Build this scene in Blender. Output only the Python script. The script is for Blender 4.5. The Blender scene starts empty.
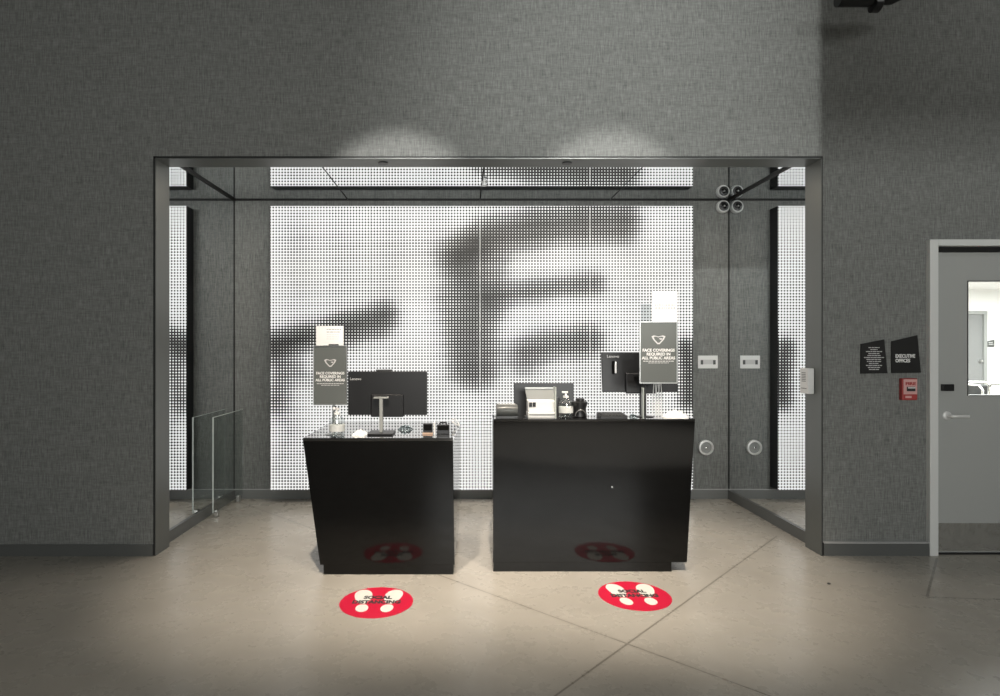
import bpy, bmesh, math, random
from mathutils import Vector, Matrix
random.seed(7)
scn = bpy.context.scene
COL = scn.collection
PI = math.pi
F = 600.0; VX = 463.0; VY = 347.0; HC = 1.46      # focal length and vanishing point in pixels, camera height in metres

# ---------------------------------------------------------------- camera, light, exposure
cd = bpy.data.cameras.new('camera'); cam = bpy.data.objects.new('camera', cd); COL.objects.link(cam)
cam.location = (0, 0, HC); cam.rotation_euler = (PI/2, 0, 0)
cd.sensor_width = 36; cd.lens = 36*F/1000
cd.shift_x = (500-VX)/1000; cd.shift_y = -(348-VY)/1000
cd.clip_start = .05
scn.camera = cam
scn.view_settings.view_transform = 'Standard'; scn.view_settings.look = 'None'
scn.view_settings.exposure = 0.0; scn.view_settings.gamma = 1.0
scn.view_settings.use_curve_mapping = False
w = bpy.data.worlds.new('world'); scn.world = w; w.use_nodes = True
w.node_tree.nodes['Background'].inputs[0].default_value = (.8, .85, .85, 1)
w.node_tree.nodes['Background'].inputs[1].default_value = 0.02

def area(name, loc, target, sx, sy, power, color=(1, 1, 1)):
    l = bpy.data.lights.new(name, 'AREA'); l.shape = 'RECTANGLE'; l.size = sx; l.size_y = sy
    l.energy = power; l.color = color
    o = bpy.data.objects.new(name, l); COL.objects.link(o); o.location = loc
    o.rotation_euler = (Vector(target)-Vector(loc)).to_track_quat('-Z', 'Y').to_euler()
    return o
def spot(name, loc, target, deg, blend, power, color=(1, 1, 1), rad=.04):
    l = bpy.data.lights.new(name, 'SPOT'); l.spot_size = math.radians(deg); l.spot_blend = blend
    l.energy = power; l.color = color; l.shadow_soft_size = rad
    o = bpy.data.objects.new(name, l); COL.objects.link(o); o.location = loc
    o.rotation_euler = (Vector(target)-Vector(loc)).to_track_quat('-Z', 'Y').to_euler()
    return o
WARM = (1, .88, .74); NEUT = (.99, 1, .965)
area('lobby_fill', (1.4, -4.0, 2.2), (.8, 4.2, 1.7), 4.0, 1.4, 215, NEUT)
area('right_wall_fill', (4.2, 2.5, 4.5), (4.0, 4.2, 2.2), 2.0, .3, 13, NEUT)  # added fill, lifts the upper right wall; no lamp stands for it
area('lobby_ambient_fill', (-.5, .6, 4.5), (-.5, .6, 0), 5.0, 1.5, 5, NEUT)  # added ambient fill for the outer floor, not a known fixture
spot('header_wash', (1.3, 0, 4.25), (1.3, 4.2, 3.20), 56, .95, 400, NEUT, .03)
spot('rear_floor_fill', (2.1, -1.9, 4.4), (2.1, -1.8, 0), 56, .06, 2700, (1, 1, 1))  # added spot on the floor behind the camera, greys the right desk's reflection
for x_, p_ in ((-.80, 900), (.20, 860), (1.25, 980)):
    spot('floor_spot', (x_, 2.3, 4.45), (x_, 3.95, 0), 38, 1.0, p_*.92, WARM)
spot('accent_spot_left', (-.455, 1.6, 4.35), (-.455, 4.2, 2.19), 26, .45, 420, (1, .97, .93))
spot('accent_spot_right', (1.03, 1.6, 4.35), (1.03, 4.2, 2.20), 26, .45, 380, (1, .97, .93))
area('alcove_downlight', (.17, 5.0, 2.80), (.17, 4.9, 0), 3.6, .10, 26, WARM)
area('alcove_wall_fill', (.17, 4.60, 2.84), (.17, 5.785, 2.55), 4.2, .05, 9, NEUT)  # added fill for the wall strip above the panel, no fixture there
area('office_ceiling_light', (7.5, 7.8, 2.44), (7.5, 7.8, 0), 6, 4, 620, (1, 1, 1))

# ---------------------------------------------------------------- materials
def mat(name, color, rough=.5, metal=0, spec=.5, emit=None, estr=0, coat=0):
    m = bpy.data.materials.new(name); m.use_nodes = True
    b = m.node_tree.nodes['Principled BSDF']
    b.inputs['Base Color'].default_value = (*color, 1)
    b.inputs['Roughness'].default_value = rough
    b.inputs['Metallic'].default_value = metal
    b.inputs['Specular IOR Level'].default_value = spec
    b.inputs['Coat Weight'].default_value = coat
    if emit: b.inputs['Emission Color'].default_value = (*emit, 1); b.inputs['Emission Strength'].default_value = estr
    return m
class NT:
    def __init__(s, m): s.t = m.node_tree; s.b = s.t.nodes['Principled BSDF']
    def n(s, typ, **kw):
        x = s.t.nodes.new(typ)
        for k, v in kw.items(): setattr(x, k, v)
        return x
    def l(s, a, b): s.t.links.new(a, b)
    def math(s, op, a, b=None, c=None):
        x = s.n('ShaderNodeMath', operation=op)
        for i, v in enumerate((a, b, c)):
            if v is None: continue
            if isinstance(v, (int, float)): x.inputs[i].default_value = v
            else: s.l(v, x.inputs[i])
        return x.outputs[0]
    def mix(s, f, a, b):
        x = s.n('ShaderNodeMix', data_type='RGBA')
        if isinstance(f, (int, float)): x.inputs[0].default_value = f
        else: s.l(f, x.inputs[0])
        for i, v in ((6, a), (7, b)):
            if isinstance(v, tuple): x.inputs[i].default_value = (*v, 1)
            else: s.l(v, x.inputs[i])
        return x.outputs[2]
    def coords(s, scale=(1, 1, 1)):
        g = s.n('ShaderNodeNewGeometry'); mp = s.n('ShaderNodeMapping'); mp.inputs['Scale'].default_value = scale
        s.l(g.outputs['Position'], mp.inputs['Vector']); return mp.outputs[0]
    def noise(s, vec, sc, det=3, rough=.5):
        x = s.n('ShaderNodeTexNoise'); x.inputs['Scale'].default_value = sc
        x.inputs['Detail'].default_value = det; x.inputs['Roughness'].default_value = rough
        s.l(vec, x.inputs['Vector']); return x.outputs['Fac']
    def ramp(s, f, lo, hi):
        x = s.n('ShaderNodeMapRange'); x.inputs[1].default_value = lo; x.inputs[2].default_value = hi
        s.l(f, x.inputs[0]); return x.outputs[0]

def fabric(name, col):
    m = mat(name, col, .9, spec=.15); t = NT(m)
    f1 = t.noise(t.coords((1, 1, .07)), 150, 3, .7)          # vertical threads
    f2 = t.noise(t.coords((.12, .12, 1)), 130, 2, .6)        # cross threads
    f3 = t.noise(t.coords(), 30, 4, .7)                      # mottling
    s = t.math('ADD', t.math('MULTIPLY', f1, .85), t.math('MULTIPLY', f2, .35))
    s = t.math('ADD', s, t.math('MULTIPLY', f3, .22))
    g = t.ramp(s, .50, .95)
    c = t.mix(g, tuple(x*.60 for x in col), tuple(x*1.48 for x in col))
    t.l(c, t.b.inputs['Base Color'])
    return m
M = {}
M['fabric'] = fabric('woven_wallcovering', (.205, .211, .203))
M['paint_dark'] = mat('dark_ceiling_paint', (.05, .05, .05), .8)
M['paint_grey'] = mat('grey_lobby_paint', (.22, .23, .22), .7)
M['paint_white'] = mat('white_office_paint', (.85, .85, .84), .7)
M['base'] = mat('dark_baseboard', (.11, .115, .112), .35)
M['jamb'] = mat('satin_dark_metal', (.16, .168, .16), .42, .55)
M['mirror'] = mat('mirror', (.87, .89, .90), .0, 1)
M['gap'] = mat('shadow_gap_black', (.008, .008, .008), .6)
M['frame'] = mat('door_frame_paint', (.74, .75, .74), .4)
M['leaf'] = mat('door_leaf_paint', (.42, .43, .42), .38)
M['gloss'] = mat('black_gloss_laminate', (.005, .005, .005), .08, 0, .30)
M['top'] = mat('black_gloss_countertop', (.012, .012, .012), .05, 0, 1.0, coat=1)
M['black'] = mat('black_plastic', (.012, .012, .013), .35)
M['black2'] = mat('charcoal_plastic', (.035, .036, .036), .4)
M['dgrey'] = mat('dark_grey_plastic', (.09, .095, .092), .35)
M['grey'] = mat('grey_plastic', (.30, .31, .30), .4)
M['white'] = mat('white_plastic', (.80, .80, .79), .4)
M['paper'] = mat('white_paper', (.86, .86, .85), .8)
M['ink'] = mat('grey_ink', (.22, .22, .22), .8)
M['ink_l'] = mat('pale_ink', (.60, .60, .60), .8)
M['ink_b'] = mat('black_ink', (.03, .03, .03), .8)
M['silver'] = mat('brushed_silver', (.62, .62, .61), .3, 1)
M['chrome'] = mat('polished_steel', (.75, .75, .74), .12, 1)
M['signgrey'] = mat('sign_grey', (.115, .125, .12), .6)
M['signblack'] = mat('sign_black', (.010, .010, .010), .5)
M['red'] = mat('red_vinyl', (.52, .006, .038), .5)
M['alarm_red'] = mat('alarm_red', (.42, .06, .058), .4)
M['alarm_pink'] = mat('alarm_faded_face', (.72, .42, .40), .4)
M['vinylwhite'] = mat('white_vinyl', (.66, .66, .62), .5)
M['wood'] = mat('pale_wood_edge', (.55, .38, .28), .5)
M['liquid'] = mat('sanitizer_gel', (.9, .93, .93), .05)
def glassmat(name, tint=(1, 1, 1), op=.12, rough=0.0):
    m = bpy.data.materials.new(name); m.use_nodes = True; t = m.node_tree; t.nodes.clear()
    o = t.nodes.new('ShaderNodeOutputMaterial'); tr = t.nodes.new('ShaderNodeBsdfTransparent'); gl = t.nodes.new('ShaderNodeBsdfGlossy')
    tr.inputs[0].default_value = (*tint, 1); gl.inputs['Roughness'].default_value = rough
    lw = t.nodes.new('ShaderNodeLayerWeight'); lw.inputs[0].default_value = .5
    pw = t.nodes.new('ShaderNodeMath'); pw.operation = 'POWER'; pw.inputs[1].default_value = 4
    ma = t.nodes.new('ShaderNodeMath'); ma.operation = 'MULTIPLY_ADD'; ma.inputs[1].default_value = .6; ma.inputs[2].default_value = op*.2
    mx = t.nodes.new('ShaderNodeMixShader')
    t.links.new(lw.outputs['Facing'], pw.inputs[0]); t.links.new(pw.outputs[0], ma.inputs[0])
    t.links.new(ma.outputs[0], mx.inputs[0]); t.links.new(tr.outputs[0], mx.inputs[1]); t.links.new(gl.outputs[0], mx.inputs[2])
    t.links.new(mx.outputs[0], o.inputs[0]); return m
M['glass'] = glassmat('clear_glass', (.93, .95, .94), .2)
M['acrylic'] = glassmat('clear_acrylic', (.90, .92, .92), .35)
M['bottle'] = glassmat('clear_bottle_plastic', (.93, .95, .95), .5, .05)
M['glassedge'] = mat('glass_edge', (.55, .60, .57), .15)

# polished concrete with saw-cut joints
m = mat('polished_concrete', (.4, .37, .32), .3); M['floor'] = m; t = NT(m)
v = t.coords()
n1 = t.noise(v, 1.1, 5, .6); n2 = t.noise(v, 6, 5, .65); n3 = t.noise(v, 90, 2, .6)
c = t.mix(t.ramp(n1, .3, .7), (.325, .305, .268), (.41, .388, .345))
c = t.mix(t.math('MULTIPLY', t.ramp(n2, .35, .75), .14), c, (.30, .265, .215))
c = t.mix(t.math('MULTIPLY', t.ramp(n3, .4, .7), .18), c, (.50, .46, .40))
sep = t.n('ShaderNodeSeparateXYZ'); t.l(v, sep.inputs[0])
def seg(x0, y0, x1, y1, hw):
    # distance mask of one saw cut
    L = math.hypot(x1-x0, y1-y0); ux, uy = (x1-x0)/L, (y1-y0)/L
    px = t.math('SUBTRACT', sep.outputs[0], x0); py = t.math('SUBTRACT', sep.outputs[1], y0)
    al = t.math('ADD', t.math('MULTIPLY', px, ux), t.math('MULTIPLY', py, uy))
    d = t.math('ABSOLUTE', t.math('SUBTRACT', t.math('MULTIPLY', px, uy), t.math('MULTIPLY', py, ux)))
    k = t.math('LESS_THAN', d, hw)
    k = t.math('MULTIPLY', k, t.math('GREATER_THAN', al, 0))
    return t.math('MULTIPLY', k, t.math('LESS_THAN', al, L))
def fl(x, y): D = F*HC/(y-VY); return ((x-VX)*D/F, D)
jm = None
a, b = fl(234, 500), fl(770, 696); c_, d_ = fl(777, 536), fl(555, 696)
e1, e2, e3 = fl(937, 558), fl(927, 597), fl(1000, 599.5)
def ext(p, q, k): return (q[0]+(q[0]-p[0])*k, q[1]+(q[1]-p[1])*k)
for p, q, hw in ((a, ext(a, b, 1), .005), (c_, ext(c_, d_, 1), .005), (e1, e2, .007), (e2, ext(e2, e3, 1.5), .006)):
    s = seg(*p, *q, hw); jm = s if jm is None else t.math('MAXIMUM', jm, s)
c = t.mix(t.math('MULTIPLY', jm, .62), c, (.07, .06, .045))
t.l(c, t.b.inputs['Base Color'])
t.l(t.math('ADD', .20, t.math('MULTIPLY', n2, .16)), t.b.inputs['Roughness'])

# kick plate: brushed steel
m = mat('kick_plate_steel', (.72, .72, .71), .13, .9); M['kick'] = m; t = NT(m)
bp = t.n('ShaderNodeBump'); bp.inputs['Strength'].default_value = .8; bp.inputs['Distance'].default_value = .02
t.l(t.noise(t.coords((1, 1, .25)), 9, 2), bp.inputs['Height']); t.l(bp.outputs[0], t.b.inputs['Normal'])

# ---------------------------------------------------------------- mesh helpers
class MB:
    def __init__(s): s.bm = bmesh.new()
    def box(s, x0, x1, y0, y1, z0, z1, bev=0):
        vs = [s.bm.verts.new((x, y, z)) for x in (x0, x1) for y in (y0, y1) for z in (z0, z1)]
        fs = [s.bm.faces.new([vs[i] for i in q]) for q in ((0, 1, 3, 2), (4, 6, 7, 5), (0, 4, 5, 1), (2, 3, 7, 6), (0, 2, 6, 4), (1, 5, 7, 3))]
        if bev:
            es = list({e for f in fs for e in f.edges})
            bmesh.ops.bevel(s.bm, geom=es, offset=bev, segments=3, affect='EDGES', profile=.5)
        return s
    def hexa(s, bot, top, bev=0):
        """bot, top: lists of equal count of 3-D points, counter-clockwise"""
        n = len(bot); B = [s.bm.verts.new(p) for p in bot]; T = [s.bm.verts.new(p) for p in top]
        fs = [s.bm.faces.new(B[::-1]), s.bm.faces.new(T)]
        for i in range(n): fs.append(s.bm.faces.new((B[i], B[(i+1) % n], T[(i+1) % n], T[i])))
        if bev:
            es = list({e for f in fs for e in f.edges})
            bmesh.ops.bevel(s.bm, geom=es, offset=bev, segments=2, affect='EDGES', profile=.5)
        return s
    def prism(s, pts, y0, y1):
        """pts: (x,z) outline, extruded along y"""
        return s.hexa([(x, y1, z) for x, z in pts], [(x, y0, z) for x, z in pts])
    def lathe(s, prof, c, axis='Z', n=32):
        rings = []
        for r, h in prof:
            ring = []
            for i in range(n):
                a = 2*PI*i/n; p = (r*math.cos(a), r*math.sin(a), h)
                if axis == 'Y': p = (p[0], -p[2], p[1])      # h grows towards -Y
                if axis == 'X': p = (p[2], p[0], p[1])
                ring.append(s.bm.verts.new((c[0]+p[0], c[1]+p[1], c[2]+p[2])))
            rings.append(ring)
        for a, b in zip(rings, rings[1:]):
            for i in range(n): s.bm.faces.new((a[i], a[(i+1) % n], b[(i+1) % n], b[i]))
        s.bm.faces.new(rings[0][::-1]); s.bm.faces.new(rings[-1])
        return s
    def tube(s, pts, r, n=10):
        pts = [Vector(p) for p in pts]; rings = []; up = None
        for i, p in enumerate(pts):
            d = (pts[min(i+1, len(pts)-1)]-pts[max(i-1, 0)]).normalized()
            if up is None: up = Vector((0, 0, 1)) if abs(d.z) < .9 else Vector((0, 1, 0))
            a = d.cross(up).normalized(); b = a.cross(d).normalized(); up = b
            rr = r[i] if isinstance(r, (list, tuple)) else r
            rings.append([s.bm.verts.new(p+a*rr*math.cos(2*PI*k/n)+b*rr*math.sin(2*PI*k/n)) for k in range(n)])
        for a, b in zip(rings, rings[1:]):
            for i in range(n): s.bm.faces.new((a[i], a[(i+1) % n], b[(i+1) % n], b[i]))
        s.bm.faces.new(rings[0][::-1]); s.bm.faces.new(rings[-1])
        return s
    def flat(s, pts, z, th=.0006):
        return s.hexa([(x, y, z) for x, y in pts], [(x, y, z+th) for x, y in pts])
    def build(s, name, material, parent=None, smooth=False, xf=None):
        bmesh.ops.recalc_face_normals(s.bm, faces=s.bm.faces)
        if xf is not None: bmesh.ops.transform(s.bm, matrix=xf, verts=s.bm.verts)
        me = bpy.data.meshes.new(name); s.bm.to_mesh(me); s.bm.free()
        if smooth:
            for p in me.polygons: p.use_smooth = True
            try: me.set_sharp_from_angle(angle=math.radians(40))
            except Exception: pass
        o = bpy.data.objects.new(name, me); COL.objects.link(o); me.materials.append(material)
        if parent:
            o.parent = parent
            pm = parent.matrix_basis.copy(); q = parent.parent
            while q: pm = q.matrix_basis @ pm; q = q.parent
            me.transform(pm.inverted())            # geometry is written in world space
        return o
def tag(o, label=None, cat=None, group=None, kind=None):
    if label: o['label'] = label
    if cat: o['category'] = cat
    if group: o['group'] = group
    if kind: o['kind'] = kind
    return o
def thing(name, loc, label, cat, group=None):
    o = bpy.data.objects.new(name, None); COL.objects.link(o); o.location = loc; o.empty_display_size = .1
    return tag(o, label, cat, group)
def struct(name, mb, m, label=None):
    o = mb.build(name, m); o['kind'] = 'structure'
    if label: o['label'] = label
    return o
def text_obj(name, lines, x, z, y, size, m, parent, align='LEFT', bold=0.0, lh=1.15, th=.0008, width=None, floor=False):
    """lettering facing -Y at (x, y, z) (top line baseline), or lying on the floor facing up"""
    R = Matrix.Identity(4) if floor else Matrix.Rotation(PI/2, 4, 'X')
    for i, s_ in enumerate(lines):
        cu = bpy.data.curves.new('t', 'FONT'); cu.body = s_; cu.size = size; cu.align_x = align
        cu.extrude = th; cu.offset = bold; cu.resolution_u = 3
        to = bpy.data.objects.new('t', cu); COL.objects.link(to)
        dg = bpy.context.evaluated_depsgraph_get()
        me = bpy.data.meshes.new_from_object(to.evaluated_get(dg))
        xs = [v.co.x for v in me.vertices]; sx = 1
        if width:
            wd = width[i] if isinstance(width, (list, tuple)) else width
            sx = wd/(max(xs)-min(xs))
        me.transform(Matrix.Translation((0, -i*size*lh, 0)) @ Matrix.Scale(sx, 4, (1, 0, 0)))
        mb = MB(); mb.bm.from_mesh(me)
        bpy.data.objects.remove(to); bpy.data.curves.remove(cu); bpy.data.meshes.remove(me)
        o = mb.build(name, m, parent, xf=Matrix.Translation((x, y, z)) @ R)
    return o
def P(x, y, D): return ((x-VX)*D/F, D, HC-(y-VY)*D/F)

# ---------------------------------------------------------------- the setting
YW = 4.2; TH = .19; YI = YW+TH                # front wall plane and its inner face
XL, XR = -2.154, 2.510; ZH = 2.782            # opening
YB = 5.785; ZC = 2.880                        # alcove back wall, mirrored ceiling
ML, MR = -2.205, 2.562
DX0, DX1, DZ = 3.259, 4.32, 2.212             # door frame outer
ZTOP = 4.6
floor_ = struct('floor', MB().box(-5.2, 12.6, -6.2, 11, -.1, 0), M['floor'])
struct('wall_front', MB().box(-5.2, XL, YW, YI, 0, ZTOP).box(XL, XR+.006, YW, YI, ZH, ZTOP), M['fabric'])
YR = YW+.02
struct('wall_front_right', MB().box(XR+.006, DX0, YR, YI, 0, ZTOP).box(DX0, DX1, YR, YI, DZ, ZTOP).box(DX1, 6.2, YR, YI, 0, ZTOP), M['fabric'])
struct('wall_left', MB().box(-5.35, -5.2, -6.2, YI, 0, ZTOP), M['paint_grey'])
struct('wall_right', MB().box(6.2, 6.35, -6.2, YI, 0, ZTOP), M['paint_grey'])
struct('wall_rear', MB().box(-5.35, 6.35, -6.35, -6.2, 0, ZTOP), M['paint_grey'])
struct('ceiling', MB().box(-5.35, 6.35, -6.35, YI, ZTOP, ZTOP+.1), M['paint_dark'])
# lining of the opening
struct('trim_1', MB().box(XL, XL+.006, YW-.006, YI, 0, ZH).box(XR-.006, XR, YW-.006, YI, 0, ZH).box(XL, XR, YW-.006, YI, ZH-.006, ZH), M['jamb'])
struct('trim_2', MB().box(XL-.012, XL, YW-.004, YW+.01, 0, ZH+.012).box(XR, XR+.006, YW-.004, YW+.03, 0, ZH+.012).box(XL-.012, XR+.006, YW-.004, YW+.01, ZH, ZH+.012), M['gap'])
struct('light_cutoff_baffle', MB().box(1.876, 6.2, 1.98, 2.02, 2.72, ZTOP), M['paint_dark'])  # unseen baffle added above frame, cuts header_wash off the right wall
# alcove
BH = .086
struct('wall_back', MB().box(ML-.15, MR+.15, YB, YB+.15, 0, 3.1), M['fabric'])
struct('wall_alcove_left', MB().box(ML-.02, ML, YI, YB, .0, ZC), M['mirror'])
struct('wall_alcove_right', MB().box(MR, MR+.02, YI, YB, .0, ZC), M['mirror'])
cm = MB(); seams = [ML, -1.109, .164, 1.417, MR]
for x0, x1 in zip(seams, seams[1:]): cm.box(x0+.006, x1-.006, YI, YB-.004, ZC, ZC+.01)
struct('ceiling_alcove', cm, M['mirror'])
struct('ceiling_alcove_backing', MB().box(ML-.1, MR+.1, YI, YB, ZC+.0101, ZC+.05), M['gap'])
struct('trim_3', MB().box(ML, ML+.012, YI, YB, ZC-.014, ZC-.0005).box(MR-.012, MR, YI, YB, ZC-.014, ZC-.0005).box(ML+.012, MR-.012, YB-.008, YB, ZC-.010, ZC-.0005).box(ML, ML+.006, YB-.006, YB-.0001, BH, ZC-.014).box(MR-.006, MR, YB-.006, YB-.0001, BH, ZC-.014), M['gap'])
M['base_l'] = mat('grey_baseboard', (.20, .205, .20), .35)
M['pale_line'] = mat('pale_trim_line', (.5, .5, .5), .4)
# baseboards
BH = .086
struct('baseboard_left', MB().box(-5.2, XL-.012, YW-.014, YW, 0, .078), M['base'])
struct('baseboard_right', MB().box(XR+.012, DX0, YW-.008, YR, 0, .088), M['base'])
struct('trim_4', MB().box(XR+.012, DX0, YW-.010, YR, .088, .094), M['pale_line'])
struct('baseboard_back', MB().box(ML, MR, YB-.015, YB, 0, BH), M['base_l'])
struct('trim_5', MB().box(ML, MR, YB-.017, YB, BH, BH+.006), M['pale_line'])
struct('baseboard_alcove_left', MB().box(ML, ML+.014, YI, YB-.017, 0, BH), M['base'])
struct('baseboard_alcove_right', MB().box(MR-.014, MR, YI, YB-.017, 0, BH), M['base'])
M['grey_m'] = mat('mid_grey_door_paint', (.22, .225, .225), .5)
# office seen through the door's window
struct('wall_office', MB().box(2.8, 12.6, 10.85, 11, 0, 2.6).box(12.45, 12.6, YI, 10.85, 0, 2.6).box(2.7, 2.85, YI, 10.85, 0, 2.6).box(6.35, 12.45, YI-.1, YI, 0, 2.6), M['paint_white'])
struct('ceiling_office', MB().box(2.7, 12.6, YI, 11, 2.5, 2.6), M['paint_white'])

# ---------------------------------------------------------------- door
d1 = bpy.data.objects.new('door_1', None); COL.objects.link(d1); d1.location = (DX0, YR, 0); d1['kind'] = 'structure'
fw = .060
MB().box(DX0, DX0+fw, YW-.014, YI, 0, DZ, .004).build('door_frame', M['frame'], d1)
MB().box(DX1-fw, DX1, YW-.014, YI, 0, DZ, .004).box(DX0+fw, DX1-fw, YW-.014, YI, DZ-.045, DZ, .004).build('door_frame', M['frame'], d1)
lx0, lx1, ly = DX0+fw+.012, DX1-fw-.004, YW+.035
gx0, gx1 = (968-VX)*(ly)/F, (968-VX)*(ly)/F+.52
gz0, gz1 = HC-(395-VY)*ly/F, HC+(VY-281.5)*ly/F
ltop = HC+(VY-252.5)*ly/F
MB().box(DX0+fw, DX1-fw, YW+.02, YI, 0, .0115).build('light_leak_stop', M['black'], d1)  # dark strip added to block office light leaking under the leaf
lf = MB().box(lx0, gx0, ly, ly+.045, .012, ltop).box(gx1, lx1, ly, ly+.045, .012, ltop).box(gx0, gx1, ly, ly+.045, .012, gz0).box(gx0, gx1, ly, ly+.045, gz1, ltop)
leaf = lf.build('door_leaf', M['leaf'], d1)
MB().box(DX0+fw, DX1-fw, ly+.004, ly+.05, ltop+.004, DZ-.045).build('door_stop', M['gap'], d1)
MB().box(gx0, gx1, ly+.02, ly+.025, gz0, gz1).build('window_pane', M['glass'], leaf)
gb = MB(); b_ = .006
gb.box(gx0-b_, gx0, ly-.004, ly, gz0-b_, gz1+b_).box(gx1, gx1+b_, ly-.004, ly, gz0-b_, gz1+b_).box(gx0, gx1, ly-.004, ly, gz0-b_, gz0).box(gx0, gx1, ly-.004, ly, gz1, gz1+b_)
gb.build('window_bead', M['dgrey'], leaf)
MB().box(lx0+.012, lx1-.012, ly-.003, ly, .02, .218).build('kick_plate', M['kick'], leaf)
hx, _, hz = P(946.5, 415.5, ly)
hd = MB().lathe([(.030, 0), (.030, .008), (.026, .011)], (hx, ly, hz), 'Y', 24)
hd.tube([(hx, ly-.008, hz), (hx, ly-.045, hz), (hx+.01, ly-.055, hz), (hx+.03, ly-.058, hz), (hx+.112, ly-.056, hz)], [.011, .011, .011, .0105, .010], 12)
M['handle'] = mat('satin_pale_steel', (.85, .85, .84), .4, .35)
hd.build('door_handle', M['handle'], leaf, True)
kx, _, kz = P(946.5, 387.5, ly)
MB().box(kx-.042, kx+.040, ly-.02, ly, kz-.024, kz+.024, .003).build('card_reader', M['black'], leaf)

# ---------------------------------------------------------------- backlit halftone wall panel
pf = 5.640
px0, px1 = (270.3-VX)*pf/F, (693.2-VX)*pf/F
pz0, pz1 = HC-(490-VY)*pf/F, HC-(206-VY)*pf/F
strokes = [   # polyline in photo pixels, half width, strength, softness : the large blurred graphic
    ([(272, 345), (320, 334), (350, 325), (384, 316)], 11, .80, 5),
    ([(340, 340), (378, 332)], 9, .35, 5),
    ([(276, 350), (281, 372), (277, 400)], 10, .50, 6), ([(274, 405), (288, 430), (278, 470)], 8, .25, 7),
    ([(300, 372), (312, 380)], 8, .3, 6),
    ([(468, 256), (471, 300), (474, 345), (476, 368)], 19, .70, 5.5),
    ([(458, 258), (485, 234), (530, 224), (580, 219), (624, 218)], 12, .72, 6),
    ([(480, 244), (560, 232), (622, 232)], 10, .55, 6),
    ([(446, 300), (455, 340), (458, 372)], 9, .35, 7),
    ([(488, 298), (520, 292), (560, 287), (594, 284)], 9, .66, 5),
    ([(500, 262), (495, 312)], 9, .4, 6),
    ([(526, 352), (552, 345), (590, 341)], 14, .62, 5.5),
    ([(500, 350), (520, 372)], 9, .25, 7),
    ([(300, 240), (350, 245), (440, 250)], 18, .17, 9), ([(300, 290), (380, 285)], 12, .12, 9),
    ([(686, 348), (689, 372), (689, 400)], 8, .80, 4),
    ([(560, 470), (640, 470)], 25, .15, 9), ([(300, 490), (440, 488)], 10, .12, 9), ([(610, 290), (660, 280)], 12, .10, 9)]
def seg_d(p, a, b):
    ax, ay = a; bx_, by = b; dx, dy = bx_-ax, by-ay; t_ = ((p[0]-ax)*dx+(p[1]-ay)*dy)/max(dx*dx+dy*dy, 1e-6)
    t_ = min(1, max(0, t_)); return math.hypot(p[0]-ax-dx*t_, p[1]-ay-dy*t_)
def density(px, py):
    keep = 1.0
    for pts, hw, st, sf in strokes:
        d = min(seg_d((px, py), a, b) for a, b in zip(pts, pts[1:]))
        k = st/(1+math.exp((d-hw)/sf)); keep *= 1-k
    rip = .03*math.sin(py*.55+px*.03)+.03*math.sin(px*.13+1)
    return min(1, max(0, 1-keep+rip))
m = mat('backlit_halftone', (.03, .03, .03), .5); M['halftone'] = m; t = NT(m)
PITCH = .02795
v = t.coords(); sep = t.n('ShaderNodeSeparateXYZ'); t.l(v, sep.inputs[0])
u_ = t.math('COSINE', t.math('MULTIPLY', t.math('SUBTRACT', sep.outputs[0], px0), 2*PI/PITCH))
w_ = t.math('COSINE', t.math('MULTIPLY', t.math('SUBTRACT', sep.outputs[2], pz0), 2*PI/PITCH))
at_ = t.n('ShaderNodeAttribute', attribute_name='tone')
sm = t.math('ADD', u_, w_)                                    # -2 .. 2, +2 at the cell corners
th_ = t.math('SUBTRACT', .72, t.math('MULTIPLY', at_.outputs['Fac'], 3.0))
k = t.ramp(t.math('SUBTRACT', th_, sm), -.10, .10)
em = t.mix(k, (0, 0, 0), (1, .995, .97))
t.l(em, t.b.inputs['Emission Color']); t.b.inputs['Emission Strength'].default_value = .86
t.l(t.mix(k, (.02, .02, .02), (.12, .12, .12)), t.b.inputs['Base Color'])
pan = thing('backlit_panel', ((px0+px1)/2, YB, pz0), 'large backlit white panel with black halftone dots and blurred dark lettering on the rear wall', 'light panel')
pcase = MB().box(px0, px1, pf+.012, YB-.002, pz0, pz1).build('casing', M['black'], pan)
cuts = [px0, (371-VX)*pf/F, (480-VX)*pf/F, (590-VX)*pf/F, px1]
M['backlight'] = mat('backlight', (.8, .8, .8), .5, emit=(1, 1, .98), estr=.75)
for xc_ in cuts[2:4]: MB().box(xc_-.0016, xc_+.0016, pf+.001, pf+.0119, pz0+.01, pz1-.01).build('light_seam', M['backlight'], pan)
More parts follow.
